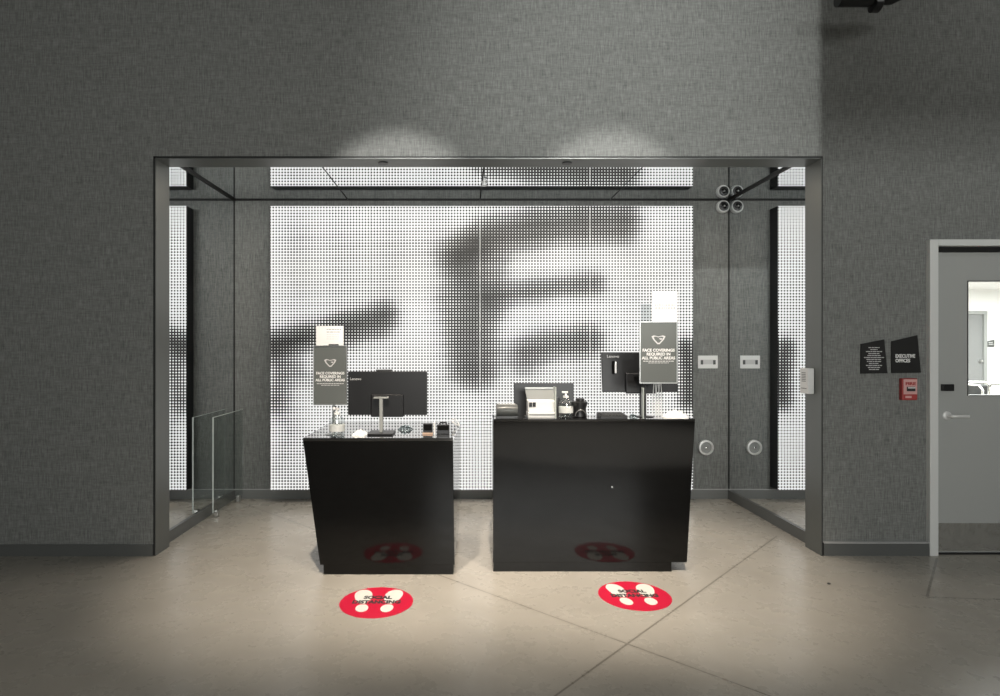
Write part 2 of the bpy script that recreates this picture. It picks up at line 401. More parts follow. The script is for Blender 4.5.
for x0, x1 in zip(cuts, cuts[1:]):
    nx, nz = 34, 80
    xa, xb = x0+.0017, x1-.0017
    vs = []; fs = []; tone = []
    for j in range(nz+1):
        for i in range(nx+1):
            X = xa+(xb-xa)*i/nx; Z = pz0+(pz1-pz0)*j/nz
            vs.append((X-pan.location.x, pf-pan.location.y, Z-pan.location.z)); tone.append(density(VX+X*F/pf, VY-(Z-HC)*F/pf))
    for j in range(nz):
        for i in range(nx):
            a0 = j*(nx+1)+i; fs.append((a0, a0+1, a0+nx+2, a0+nx+1))
    nfront = len(vs)
    B = [(x-pan.location.x, pf+.0115-pan.location.y, z-pan.location.z) for x, z in ((xa, pz0), (xb, pz0), (xb, pz1), (xa, pz1))]
    vs += B; tone += [1]*4
    c0, c1, c2, c3 = 0, nx, nz*(nx+1)+nx, nz*(nx+1); q = nfront
    fs += [(q+3, q+2, q+1, q), tuple(range(nx, -1, -1))+(q, q+1), tuple(c3+i for i in range(nx+1))+(q+2, q+3),
           tuple(j*(nx+1) for j in range(nz+1))+(q+3, q), tuple(j*(nx+1)+nx for j in range(nz, -1, -1))+(q+1, q+2)]
    me = bpy.data.meshes.new('perforated_screen'); me.from_pydata(vs, [], fs); me.update()
    at = me.attributes.new('tone', 'FLOAT', 'POINT'); at.data.foreach_set('value', tone)
    me.materials.append(M['halftone'])
    o = bpy.data.objects.new('perforated_screen', me); COL.objects.link(o); o.parent = pan

# ---------------------------------------------------------------- reception desks
def xyD(x, D): return (x-VX)*D/F
# left desk
D1 = 3.85; z1 = HC-(438-VY)*D1/F; yb1 = 4.72
dk = thing('reception_desk', (-.5, D1, 0), 'smaller glossy black desk with tapering sides, the left one of the two', 'desk', 'black reception desks')
xl_t, xr_t = xyD(303, D1), xyD(453, D1); xl_b, xr_b = xyD(320, D1), xyD(454.5, D1)
pl0, pl1 = xyD(323.5, D1), xyD(454, D1)-.004
zt = .062
def bodybot(xl, xr, y0, y1, z, xrb): return [(xl, y0, z), (xr, y0, z), (xrb, y1, z), (xl, y1, z)]
MB().hexa(bodybot(xl_b, xr_b, D1, yb1, zt, -.03), bodybot(xl_t, xr_t, D1, yb1, z1-.02, -.016), .0015).build('body', M['gloss'], dk)
MB().hexa(bodybot(xl_t, xr_t, D1-.0015, yb1, z1-.0195, -.016), bodybot(xl_t, xr_t, D1-.0015, yb1, z1, -.016), .0012).build('countertop', M['top'], dk)
MB().hexa(bodybot(pl0, pl1, D1+.001, yb1-.04, 0, -.06), bodybot(pl0, pl1, D1+.001, yb1-.04, zt-.0005, -.06)).build('plinth', M['gloss'], dk)
# right desk
D2 = 3.9; z2 = HC-(419-VY)*D2/F; yl2 = D2+.26; yb2 = 4.62; zw = .74
dk2 = thing('reception_desk', (.85, D2, 0), 'larger glossy black desk with a raised front ledge, the right one of the two', 'desk', 'black reception desks')
X0, X1t, X1b, X1p = xyD(493, D2), xyD(695, D2), xyD(687, D2), xyD(671.5, D2)
xb0 = xyD(491.6, yb2)*1.0
def qd(x0, x1, y0, y1, z, x0b=None): return [(x0, y0, z), (x1, y0, z), (x1, y1, z), ((x0b if x0b is not None else x0), y1, z)]
def lerp(a, b, k): return a+(b-a)*k
zt2 = .060
xm = lerp(X1b, X1t, (zw-.02-zt2)/(z2-zt2))
MB().hexa(qd(X0, X1b, D2, yl2, zt2, X0+.006), qd(X0, X1t, D2, yl2, z2-.016, X0+.006), .0015).hexa(
    qd(X0+.006, X1b, yl2+.0005, yb2, zt2, xb0), qd(X0+.006, xm, yl2+.0005, yb2, zw-.02, xb0), .0015).build('body', M['gloss'], dk2)
MB().hexa(qd(X0, X1t, D2-.0015, yl2, z2-.0155, X0+.006), qd(X0, X1t, D2-.0015, yl2, z2, X0+.006), .0012).build('ledge', M['top'], dk2)
MB().hexa(qd(X0+.006, xm, yl2+.001, yb2, zw-.0195, xb0), qd(X0+.006, xm, yl2+.001, yb2, zw, xb0), .0012).build('worktop', M['gloss'], dk2)
MB().hexa(qd(X0+.002, X1p, D2+.001, yb2-.04, 0, xb0), qd(X0+.002, X1p, D2+.001, yb2-.04, zt2-.0005, xb0)).build('plinth', M['gloss'], dk2)
lx, _, lz = P(612, 487, D2)
MB().lathe([(.006, 0), (.006, .003)], (lx, D2, lz), 'Y', 16).build('lock', M['silver'], dk2)

# ---------------------------------------------------------------- monitors (their backs face the lobby)
def monitor(name, xa, xb, za, zb, y, zbase, label, tilt=0, sx=None, logo=None, front_stand=True, shear=0):
    cx = (xa+xb)/2
    t_ = thing(name, (cx, y, zbase), label, 'monitor', 'monitors on the desks')
    R = Matrix.Translation((cx, y, (za+zb)/2)) @ Matrix.Rotation(tilt, 4, 'X') @ Matrix.Translation((-cx, -y, -(za+zb)/2))
    MB().box(xa, xb, y, y+.020, za, zb, .004).build('housing', M['black'], t_, xf=R)
    MB().box(xa+.008, xb-.008, y+.0202, y+.0215, za+.016, zb-.008).build('screen', M['gloss'], t_, xf=R)
    MB().box(cx-.11, cx+.11, y-.022, y-.0005, za-.012, za+.14, .008).build('rear_cover', M['black'], t_, xf=R)
    sx = cx if sx is None else sx
    MB().box(sx-.012, sx+.012, y-.05, y-.023, zbase+.012, za+.115, .003).box(sx-.05, sx+.05, y-.052, y-.030, za+.115, za+.126, .002).build('stand_pole', M['grey'] if front_stand else M['black'], t_)
    MB().box(sx-.085, sx+.085, y-.10, y+.07, zbase, zbase+.012, .003).build('stand_base', M['black'], t_)
    if logo:
        text_obj('lettering', ['Lenovo'], xa+logo[0], zb-logo[1], y-.0012, logo[2], M['ink_l'], t_).matrix_local
    return t_
ym = 4.06
a0, b0 = P(348, 415, ym), P(427, 371.5, ym)
m1 = monitor('monitor', a0[0], b0[0], a0[2], b0[2], ym, z1, 'black monitor seen from behind on the left desk, grey stand pole in front', sx=P(382, 0, ym)[0], logo=(.012, .058, .026))
wx = P(384, 370, ym)
MB().box(wx[0]-.055, wx[0]+.055, ym, ym+.02, b0[2]+.0005, b0[2]+.013, .002).build('webcam', M['black2'], m1)
ym = 4.40
a0, b0 = P(602, 392, ym), P(677, 352, ym)
m2 = monitor('monitor', a0[0], b0[0], a0[2], b0[2], ym, zw, 'large black monitor seen from behind beside the right upright sign on the right desk', sx=P(640, 0, ym)[0], logo=(.035, .042, .030), front_stand=False, tilt=-.12)
h = P(615.5, 368, ym-.04)
MB().box(h[0]-.016, h[0]+.002, ym-.012, ym-.001, h[2]-.045, h[2]+.05, .004).build('carry_handle', M['gloss'], m2)
MB().box(h[0]+.003, h[0]+.016, ym-.012, ym-.001, h[2]-.04, h[2]+.045, .004).build('handle_white_strip', M['white'], m2)  # white part of the clip beside the black handle
ym = 4.36
a0, b0 = P(514, 412, ym), P(574, 383, ym)
m3 = monitor('monitor', a0[0], b0[0], a0[2]-.03, b0[2], ym, zw, 'low black monitor behind the white printer on the right desk', front_stand=False, tilt=-.10)

# ---------------------------------------------------------------- upright signs and paper notices
def words(mb, x0, x1, z, y, h, seed, align='C', wmin=.008, wmax=.02):
    r = random.Random(seed); x = x0
    while x < x1-.004:
        w_ = min(r.uniform(wmin, wmax), x1-x); mb.box(x, x+w_, y-.0005, y, z-h/2, z+h/2); x += w_+.0035
    return mb
def face_sign(x0, x1, z0, z1, y, zbase, polex, label, polem):
    t_ = thing('upright_sign', (polex, y+.012, zbase), label, 'sign', 'grey face covering signs on the desks')
    b_ = .0065
    MB().box(x0+b_, x1-b_, y, y+.006, z0+b_, z1-b_).build('sign_face', M['signgrey'], t_)
    fr = MB().box(x0, x0+b_, y-.003, y+.008, z0, z1).box(x1-b_, x1, y-.003, y+.008, z0, z1).box(x0+b_, x1-b_, y-.003, y+.008, z0, z0+b_).box(x0+b_, x1-b_, y-.003, y+.008, z1-b_, z1)
    fr.build('frame', M['silver'], t_)
    MB().lathe([(.055, 0), (.055, .004), (.02, .007)], (polex, y+.022, zbase), 'Z', 28).build('base', polem, t_, True)
    MB().tube([(polex, y+.022, zbase+.006), (polex, y+.022, z0+.10)], .009, 12).box(polex-.012, polex+.012, y+.0062, y+.016, z0+.02, z0+.10).build('pole', polem, t_, True)
    w_ = x1-x0; h_ = z1-z0; cx = (x0+x1)/2
    # face-mask emblem
    ez = z1-.28*h_; e = .28*w_/2*1.05
    outer = [(-1.25, .45), (-.8, .62), (0, .42), (.8, .62), (1.25, .45), (.95, -.15), (.2, -.95), (-.2, -.95), (-.95, -.15)]
    mb = MB(); k = .72
    n = len(outer)
    for i in range(n):
        a, b = outer[i], outer[(i+1) % n]
        q = [a, b, (b[0]*k, b[1]*k-.02), (a[0]*k, a[1]*k-.02)]
        mb.prism([(cx+p[0]*e, ez+p[1]*e) for p in q], y-.0008, y)
    mb.prism([(cx+p[0]*e, ez+p[1]*e) for p in ((.05, .1), (.7, .1), (.5, -.2), (.25, -.1))], y-.0008, y)
    mb.build('mask_emblem', M['ink_l'], t_)
    text_obj('lettering', ['FACE COVERINGS', 'REQUIRED IN', 'ALL PUBLIC AREAS'], cx, z1-.475*h_-.004, y-.0008, .104*w_, M['paper'], t_, 'CENTER', .0007, .98, width=[.84*w_, .62*w_, .88*w_])
    mb = MB(); words(mb, cx-.40*w_, cx+.40*w_, z1-.640*h_, y, .0055, 3, wmin=.012); words(mb, cx-.27*w_, cx+.27*w_, z1-.668*h_, y, .004, 5, wmin=.01)
    mb.build('small_print', M['ink_l'], t_)
    return t_
ys = 3.99
a0, b0 = P(313.5, 405, ys), P(347, 345.5, ys)
face_sign(a0[0], b0[0], a0[2], b0[2], ys, z1, P(333, 0, ys)[0], 'grey face covering sign in a silver frame standing on the left desk', M['silver'])
ztop1 = b0[2]
a1, b1 = P(316, 344.5, ys), P(343.5, 326, ys)
pn = thing('paper_notice', (a1[0], ys+.004, ztop1), 'small white paper notice on top of the left face covering sign', 'notice', 'paper notices above the signs')
MB().box(a1[0], b1[0], ys+.002, ys+.0035, ztop1+.0005, b1[2]).build('sheet', M['paper'], pn)
mb = MB(); words(mb, a1[0]+.07, b1[0]-.015, b1[2]-.022, ys+.002, .004, 1); words(mb, a1[0]+.07, b1[0]-.02, b1[2]-.04, ys+.002, .004, 2); mb.build('printing', M['ink'], pn)
mb = MB(); [words(mb, a1[0]+.07, b1[0]-.03, b1[2]-.058-.014*i, ys+.002, .003, 10+i) for i in range(3)]; mb.build('fine_printing', M['ink_l'], pn)
MB().box(a1[0]+.085, a1[0]+.150, ys-.004, ys+.0018, ztop1+.0005, ztop1+.009, .001).build('clip', M['black'], pn)
ys = 4.0
a0, b0 = P(639.5, 383.5, ys), P(677.5, 321.5, ys)
face_sign(a0[0], b0[0], a0[2], b0[2], ys, z2, P(646, 0, ys)[0], 'grey face covering sign on a black pole standing on the right desk', M['black'])
ztop2 = b0[2]
a1, b1 = P(652, 321, ys), P(677.5, 291, ys)
pn = thing('paper_notice', (a1[0], ys+.004, ztop2), 'taller bright white paper notice on top of the right face covering sign', 'notice', 'paper notices above the signs')
MB().box(a1[0], b1[0], ys+.002, ys+.0035, ztop2+.0005, b1[2]).build('sheet', M['paper'], pn)
zz = P(0, 305, ys)[2]
mb = MB(); words(mb, a1[0]+.02, b1[0]-.012, zz, ys+.002, .006, 4); words(mb, a1[0]+.02, b1[0]-.012, zz-.020, ys+.002, .006, 6); mb.build('printing', M['ink_b'], pn)
mb = MB(); [words(mb, a1[0]+.02, b1[0]-.02, zz-.045-.012*i, ys+.002, .003, 20+i) for i in range(4)]; mb.build('fine_printing', M['ink_l'], pn)
MB().box(a0[0]+.01, a1[0]-.004, ys+.001, ys+.0035, ztop2+.0005, ztop2+.115).build('acrylic_pocket', M['acrylic'], pn)

# ---------------------------------------------------------------- hand sanitizer bottles
def bottle(x, y, z, r, h, label):
    t_ = thing('sanitizer_bottle', (x, y, z), label, 'bottle', 'pump bottles of hand sanitizer')
    MB().lathe([(r*.86, 0), (r, .006), (r, h*.52), (r*.92, h*.62), (r*.35, h*.72), (r*.33, h*.76)], (x, y, z), 'Z', 28).build('bottle_body', M['bottle'], t_, True)
    MB().lathe([(r*.8, .003), (r*.93, .008), (r*.93, h*.40), (r*.90, h*.405)], (x, y, z), 'Z', 28).build('gel', M['liquid_c'], t_, True)
    MB().lathe([(r*.40, h*.765), (r*.40, h*.83), (r*.14, h*.84), (r*.12, h*.93)], (x, y, z), 'Z', 20).box(x-r*.55, x+r*.28, y-r*.16, y+r*.16, z+h*.93, z+h, .0015).build('pump', M['white'], t_, True)
    MB().lathe([(r*1.012, h*.20), (r*1.012, h*.42)], (x, y, z), 'Z', 28).build('label_band', M['bottle_label'], t_, True)
    return t_
M['liquid_c'] = glassmat('clear_gel', (.95, .96, .96), .4, .1)
M['bottle_label'] = mat('pale_bottle_label', (.66, .68, .67), .5)
x, _, _ = P(338, 0, 3.93)
bottle(x, 3.902, z1, .050, .190, 'clear pump bottle of sanitizer under the left sign on the left desk')
x, _, _ = P(566, 0, 3.96)
bottle(x, 3.965, z2, .046, .175, 'clear pump bottle of sanitizer beside the black tape dispenser on the right desk')

# ---------------------------------------------------------------- crumpled papers, card readers and cable on the left desk
def crumple(name, cx, cy, z, sx, sy, h, seed, label, m, cat='paper'):
    r = random.Random(seed); n = 12; bm = bmesh.new(); g = []
    for j in range(n+1):
        row = []
        for i in range(n+1):
            u, v_ = i/n*2-1, j/n*2-1; e = max(0, 1-max(abs(u), abs(v_))**2)
            row.append(bm.verts.new((cx+u*sx*(1+r.uniform(-.1, .1)), cy+v_*sy*(1+r.uniform(-.1, .1)), z+.001+h*e*r.uniform(.15, 1))))
        g.append(row)
    for j in range(n):
        for i in range(n): bm.faces.new((g[j][i], g[j][i+1], g[j+1][i+1], g[j+1][i]))
    ex = bmesh.ops.extrude_face_region(bm, geom=list(bm.faces))
    for v2 in ex['geom']:
        if isinstance(v2, bmesh.types.BMVert): v2.co.z = max(z+.0003, v2.co.z-.0008)
    mb = MB(); mb.bm.free(); mb.bm = bm
    o = mb.build(name, m); return tag(o, label, cat)
xa = P(360, 0, 4.0)[0]
crumple('crumpled_wipe', xa, 4.0, z1, .043, .05, .040, 3, 'crumpled white wipes beside the pump bottle on the left desk', M['paper'], 'wipes')
xa = P(398, 0, 4.22)[0]
crumple('crumpled_wrapper', xa+.05, 4.24, z1, .05, .04, .04, 9, 'crumpled clear wrapper behind the monitor stand on the left desk', M['acrylic'], 'wrapper')
def reader(x0, x1, y, z, h, label, top=False):
    t_ = thing('card_reader', ((x0+x1)/2, y, z), label, 'card reader', 'small black devices on the left desk')
    MB().box(x0, x1, y, y+.035, z, z+h, .003).build('casing', M['black'], t_)
    MB().box(x0+.006, x1-.006, y-.0012, y+.001, z+h*.35, z+h-.006).build('screen', M['gloss'], t_)
    MB().box(x0-.003, x1+.003, y-.006, y+.045, z-.0, z+.010, .002).build('cradle', M['wood'], t_) if not top else None
    if top: MB().tube([((x0+x1)/2-.022, y+.015, z+h-.003), ((x0+x1)/2-.020, y+.015, z+h+.014), ((x0+x1)/2+.020, y+.015, z+h+.014), ((x0+x1)/2+.022, y+.015, z+h-.003)], .006, 8).build('handle', M['black'], t_, True)
yr = 4.02
reader(P(423, 0, yr)[0], P(432.5, 0, yr)[0], yr, z1, .070, 'small black card reader in a wooden cradle on the left desk')
reader(P(437, 0, yr)[0], P(449.5, 0, yr)[0], yr, z1, .062, 'black card reader with a loop handle at the right end of the left desk', True)
xd = P(434.5, 0, yr)[0]
tag(MB().box(xd-.004, xd+.004, yr-.03, yr+.05, z1, z1+.085, .001).build('menu_card', M['white']), 'thin white upright card between the two card readers on the left desk', 'card')
pts = []
for i in range(25):
    a = i/24*PI*2.2; pts.append((-.055+.030*math.cos(a)*.8, 4.38+.10*math.sin(a), z1+.006+.055*abs(math.sin(a*.5))*(1-i/60)))
tag(MB().tube(pts, .004, 8).build('coiled_cable', M['white'], smooth=True), 'white coiled cable at the right rear corner of the left desk', 'cable')

# ---------------------------------------------------------------- things on the right desk
y_ = 3.97
a0, b0 = P(496.5, 417, y_), P(518, 405, y_)
t_ = thing('receipt_printer', ((a0[0]+b0[0])/2, y_, z2), 'dark grey rounded receipt printer at the left end of the right desk', 'printer')
r = (b0[2]-z2)/2
MB().lathe([(r*.96, 0), (r, .004), (r, b0[0]-a0[0]-.004), (r*.96, b0[0]-a0[0])], (a0[0], y_+r+.01, z2+r), 'X', 28).box(a0[0]+.004, b0[0]-.004, y_+r+.01, y_+.14, z2+.001, z2+2*r-.004, .004).build('casing', M['dgrey'], t_, True)
MB().box(a0[0]+.002, b0[0]-.002, y_+.02, y_+.13, z2, z2+.008).build('base', M['black'], t_)
MB().box(a0[0]+.015, b0[0]-.015, y_+.05, y_+.07, z2+2*r-.004, z2+2*r+.003).build('paper_slot', M['white'], t_)
xs = P(526.5, 0, y_)[0]
tag(MB().box(xs-.014, xs+.012, y_-.01, y_+.03, z2, z2+.014, .003).build('plastic_puck', M['black']), 'tiny black puck between the two printers on the right desk', 'puck')
# small white printer
a0, b0 = P(528, 419, y_), P(555.5, 400.5, y_)
t_ = thing('label_printer', ((a0[0]+b0[0])/2, y_, z2), 'small white label printer with two black buttons on the right desk', 'printer')
MB().box(a0[0]-.002, b0[0]+.002, y_-.02, y_+.10, z2, z2+.038, .005).build('base', M['white'], t_)
MB().box(a0[0], b0[0], y_-.004, y_+.09, z2+.0385, b0[2], .005).build('casing', M['white'], t_)
MB().box(a0[0]+.004, b0[0]-.004, y_-.0225, y_-.019, z2+.018, z2+.028).build('output_slot', M['grey'], t_)
for q in (.006, .030):
    MB().box(a0[0]+q, a0[0]+q+.021, y_-.007, y_-.0035, b0[2]-.042, b0[2]-.012, .002).build('button', M['black'], t_)
# document holder behind it
yd = 4.10
a0, b0 = P(525.5, 402, yd), P(556, 389, yd)
t_ = thing('document_holder', ((a0[0]+b0[0])/2, yd, z2), 'grey angled document holder behind the white label printer', 'holder')
MB().hexa([(a0[0]+.012, yd, a0[2]), (b0[0]-.008, yd, a0[2]), (b0[0]-.008, yd+.006, a0[2]), (a0[0]+.012, yd+.006, a0[2])],
          [(a0[0], yd+.02, b0[2]), (b0[0], yd+.02, b0[2]), (b0[0], yd+.026, b0[2]), (a0[0], yd+.026, b0[2])]).build('backing_plate', M['grey'], t_)
MB().box(a0[0]-.002, b0[0]+.004, yd+.014, yd+.030, b0[2], b0[2]+.010, .002).build('top_rail', M['silver'], t_)
MB().box(a0[0]+.03, b0[0]-.03, yd+.0065, yd+.014, z2, a0[2]+.01).box(a0[0]+.01, b0[0]-.01, yd-.01, yd+.04, z2, z2+.006).build('stand', M['dgrey'], t_)
xs = P(555.5, 0, 3.94)[0]
tag(MB().box(xs-.0025, xs+.0025, 3.925, 4.02, z2, z2+.205, .0008).build('acrylic_divider', M['glassedge']), 'thin clear upright divider at the right of the white label printer', 'divider')
# black tape dispenser
yt = 3.99
xc = P(580, 0, yt)[0]
t_ = thing('tape_dispenser', (xc, yt, z2), 'round black tape dispenser on the right desk', 'tape dispenser')
MB().lathe([(.048, 0), (.053, .006), (.044, .052), (.055, .088), (.055, .102), (.034, .106)], (xc, yt+.03, z2), 'Z', 28).build('casing', M['black'], t_, True)
MB().lathe([(.022, 0), (.030, .004), (.028, .016), (.012, .020)], (xc+.006, yt+.03, z2+.1065), 'Z', 24).build('knob', M['black'], t_, True)
arc = [(xc+.036*math.cos(a), yt-.026, z2+.012+.040*math.sin(a)) for a in [PI*i/12 for i in range(13)]]
MB().tube(arc, .003, 8).build('arched_rim', M['silver'], t_, True)
# keyboard
a0, b0 = P(600, 0, 3.97), P(627, 0, 3.97)
t_ = thing('keyboard', ((a0[0]+b0[0])/2, 3.97, z2), 'slim black number keypad lying left of the black sign pole', 'keypad')
MB().hexa([(a0[0], 3.95, z2), (b0[0], 3.95, z2), (b0[0], 4.08, z2), (a0[0], 4.08, z2)],
          [(a0[0], 3.95, z2+.014), (b0[0], 3.95, z2+.014), (b0[0], 4.08, z2+.022), (a0[0], 4.08, z2+.022)], .002).build('casing', M['black'], t_)
kb = MB()
for i in range(7):
    for j in range(4):
        x0 = a0[0]+.010+i*.0225; y0 = 3.960+j*.029; z0 = z2+.0145+(y0-3.95)*.062
        kb.box(x0, x0+.018, y0, y0+.022, z0, z0+.007)
kb.build('keys', M['black2'], t_)
xs = P(634, 0, 3.98)[0]
crumple('tissue', xs, 4.0, z2, .026, .03, .030, 21, 'small pale tissue left of the black sign pole', M['acrylic'], 'tissue')
xs = P(676, 0, 4.0)[0]
crumple('crumpled_bag', xs, 4.0, z2, .075, .05, .055, 33, 'crumpled white bag at the right end of the right desk', M['paper'], 'bag')
xs = P(659, 0, 4.03)[0]; g = []
zt_ = P(0, 385, 4.03)[2]
cb = MB()
for dx in (-.02, 0.0, .018):
    cb.tube([(xs+dx-.012*math.sin(PI*i/16), 4.06, z2+.004+(zt_-z2)*math.sin(PI*i/16)) if False else (xs+dx+.012*math.cos(PI*i/16), 4.06+.01*dx, z2+.004+(zt_+.02-z2)*math.sin(PI*i/16)) for i in range(17)], .0028, 8)
tag(cb.build('cable_loop', M['white'], smooth=True), 'thin white cable loops below the right face covering sign', 'cable')
# clear stand line left of the sign
xs = P(643, 0, 3.96)[0]
tag(MB().box(xs-.002, xs+.002, 3.945, 3.99, z2, z2+.20).build('acrylic_leaflet_stand', M['glassedge']), 'thin clear leaflet stand just left of the black sign pole', 'stand')

# ---------------------------------------------------------------- alcove details
def wall_camera(x, z, label):
    t_ = thing('security_camera', (x, YB, z), label, 'camera')
    MB().lathe([(.056, 0), (.062, .006), (.062, .032), (.054, .045)], (x, YB, z), 'Y', 36).build('housing', M['grey_l'], t_, True)
    MB().lathe([(.046, .0455), (.043, .049), (.036, .050)], (x, YB, z), 'Y', 32).build('bezel', M['black'], t_, True)
    MB().lathe([(.026, .0502), (.022, .058), (.010, .062)], (x, YB, z), 'Y', 24).build('lens', M['gloss'], t_, True)
    MB().lathe([(.0075, .0622), (.006, .064)], (x, YB, z), 'Y', 16).build('lens_centre', M['grey'], t_, True)
M['grey_l'] = mat('pale_grey_metal', (.75, .76, .75), .4)
p = P(722, 206.5, 5.66)
wall_camera(2.496, 2.808, 'round grey security camera with black face, high in the right rear corner')
p = P(707, 448, 5.73)
t_ = thing('round_valve_cover', (p[0], YB, p[2]), 'round steel cover low on the rear wall right of the desks', 'cover')
MB().lathe([(.060, 0), (.072, .006), (.072, .040), (.064, .046), (.056, .046), (.054, .030)], (p[0], YB, p[2]), 'Y', 40).build('ring', M['handle'], t_, True)
MB().lathe([(.0535, .030), (.050, .034), (.015, .036), (.010, .030)], (p[0], YB, p[2]), 'Y', 40).build('disc', M['grey'], t_, True)
MB().lathe([(.010, .0365), (.010, .046), (.006, .048)], (p[0], YB, p[2]), 'Y', 16).build('boss', M['chrome'], t_, True)
p = P(708.3, 362, 5.77)
t_ = thing('wall_plate', (p[0], YB, p[2]), 'white rectangular plate with grey pull on the rear wall beside the bright panel', 'plate')
MB().box(p[0]-.095, p[0]+.095, YB-.008, YB, p[2]-.062, p[2]+.062, .003).build('plate', M['white'], t_)
MB().box(p[0]-.070, p[0]+.070, YB-.010, YB-.0082, p[2]-.022, p[2]+.022).build('recess', M['ink_l'], t_)
for s in (-1, 1): MB().box(p[0]+s*.060-.012, p[0]+s*.060+.012, YB-.013, YB-.0102, p[2]-.024, p[2]+.018, .001).build('end_stop', M['dgrey'], t_)
# white box on the right reveal
yf, yk = 4.275, 4.375
x0 = XR-.006-.048
zb0, zb1 = HC-(394-VY)*yf/F, HC-(368.5-VY)*yf/F
t_ = thing('intercom_box', (XR-.006, yf, zb0), 'small white intercom box on the right side of the opening', 'intercom')
MB().box(x0, XR-.0065, yf, yk, zb0, zb1, .006).build('casing', M['white'], t_)
g = MB()
for i in range(6): g.box(x0-.0015, x0, yf+.025, yk-.025, zb1-.035-i*.012, zb1-.030-i*.012)
g.build('speaker_grille', M['ink'], t_)
MB().box(x0-.002, x0, yf+.015, yk-.015, zb0+.035, zb0+.040).build('seam', M['ink'], t_)
# two recessed lamps in the soffit
for i, px in enumerate((383, 567)):
    yy = 4.29; xx = P(px, 0, yy)[0]
    t_ = thing('recessed_downlight', (xx, yy, ZH-.006), ('left' if i == 0 else 'right')+' small black downlight in the soffit of the opening', 'downlight', 'soffit downlights')
    MB().lathe([(.036, 0), (.036, .004), (.026, .005)], (xx, yy, ZH-.0115), 'Z', 28).build('trim_ring', M['black'], t_, True)
    MB().lathe([(.025, 0), (.025, .003)], (xx, yy, ZH-.0125), 'Z', 24).build('lens', M['black2'], t_, True)
# sprinkler hanging from the mirrored ceiling
sx_, sy_ = .185, 5.15
t_ = thing('sprinkler_head', (sx_, sy_, ZC), 'small sprinkler head under the mirrored ceiling of the alcove', 'sprinkler')
MB().lathe([(.030, 0), (.030, -.006), (.010, -.008), (.010, -.03)], (sx_, sy_, ZC-.0005), 'Z', 20).build('body', M['silver'], t_, True)
MB().lathe([(.004, 0), (.030, -.002), (.030, -.004)], (sx_, sy_, ZC-.032), 'Z', 20).build('deflector', M['silver'], t_, True)
# low glass screen along the left mirror
gx = ML+.085; gy0 = 5.09; gh = .86
t_ = thing('glass_screen', (gx, gy0, 0), 'low clear glass screen standing along the left mirrored wall', 'glass screen')
MB().box(gx-.005, gx+.005, gy0, YB-.02, .05, gh).build('pane', M['glass'], t_)
MB().box(gx-.006, gx+.006, gy0-.004, gy0, .05, gh).build('front_edge', M['glassedge'], t_)
MB().box(gx-.0055, gx+.0055, gy0, YB-.02, gh, gh+.004).build('top_edge', M['glassedge'], t_)
for yy in (gy0+.08, YB-.12): MB().box(gx-.015, gx+.015, yy-.025, yy+.025, 0, .058, .003).build('floor_clamp', M['silver'], t_)

# ---------------------------------------------------------------- wall signs and alarm beside the door
ywl = YR
def shape_sign(pix, name, label, group):
    pts = [((x-VX)*ywl/F, HC-(y-VY)*ywl/F) for x, y in pix]
    t_ = thing(name, (pts[3][0], ywl, pts[3][1]), label, 'sign', group)
    MB().prism(pts, ywl-.010, ywl-.0002).build('plaque', M['signblack'], t_)
    return t_
s1 = shape_sign([(860.2, 344), (883.3, 339.4), (886.6, 373.2), (860, 373.6)], 'wall_sign', 'black slanted plaque with many lines of small centred text, left of its twin', 'black plaques beside the grey door')
mb = MB(); cxx = (873.0-VX)*ywl/F
for i, wd in enumerate((11, 7, 16, 11, 13, 20, 15, 14, 10, 16, 12, 10)):
    zc = HC-(347.6+i*1.98-VY)*ywl/F; hw = wd/2*ywl/F
    words(mb, cxx-hw, cxx+hw, zc, ywl-.0101, .0058, 50+i, wmin=.01, wmax=.03)
mb.build('small_print', M['ink_l'], s1)
s2 = shape_sign([(890.8, 341.3), (916.4, 335.2), (920, 372.6), (890.8, 373.1)], 'wall_sign', 'black slanted plaque reading EXECUTIVE OFFICES next to the door frame', 'black plaques beside the grey door')
text_obj('lettering', ['EXECUTIVE', 'OFFICES'], (894.3-VX)*ywl/F, HC-(357.6-VY)*ywl/F, ywl-.0108, .034, M['paper'], s2, bold=.0012, lh=.95, width=[.137, .103])
p0, p1 = P(900.8, 400, ywl-.02), P(917.2, 378.4, ywl-.03)
al = thing('fire_alarm_pull', (p0[0], ywl, p0[2]), 'red fire alarm pull station below the EXECUTIVE OFFICES plaque', 'fire alarm')
MB().box(p0[0], p1[0], ywl-.035, ywl, p0[2], p1[2], .006).build('casing', M['alarm_red'], al)
w_, h_ = p1[0]-p0[0], p1[2]-p0[2]
MB().box(p0[0]+.007, p1[0]-.007, ywl-.040, ywl-.0352, p0[2]+.27*h_, p1[2]-.006, .002).build('face', M['alarm_pink'], al)
text_obj('lettering', ['FIRE'], (p0[0]+p1[0])/2, p1[2]-.30*h_, ywl-.0408, .028, M['alarm_red'], al, 'CENTER', .0012, width=.072)
MB().box(p0[0]+.026, p1[0]-.026, ywl-.050, ywl-.0402, p0[2]+.42*h_, p0[2]+.62*h_, .002).build('pull_handle', M['black2'], al)
MB().box(p0[0]+.028, p1[0]-.028, ywl-.0515, ywl-.0502, p0[2]+.55*h_, p0[2]+.60*h_).build('handle_stripe', M['white'], al)
MB().box(p0[0]+.020, p1[0]-.045, ywl-.038, ywl-.0352, p0[2]+.10*h_, p0[2]+.20*h_).build('lower_label', M['alarm_pink'], al)

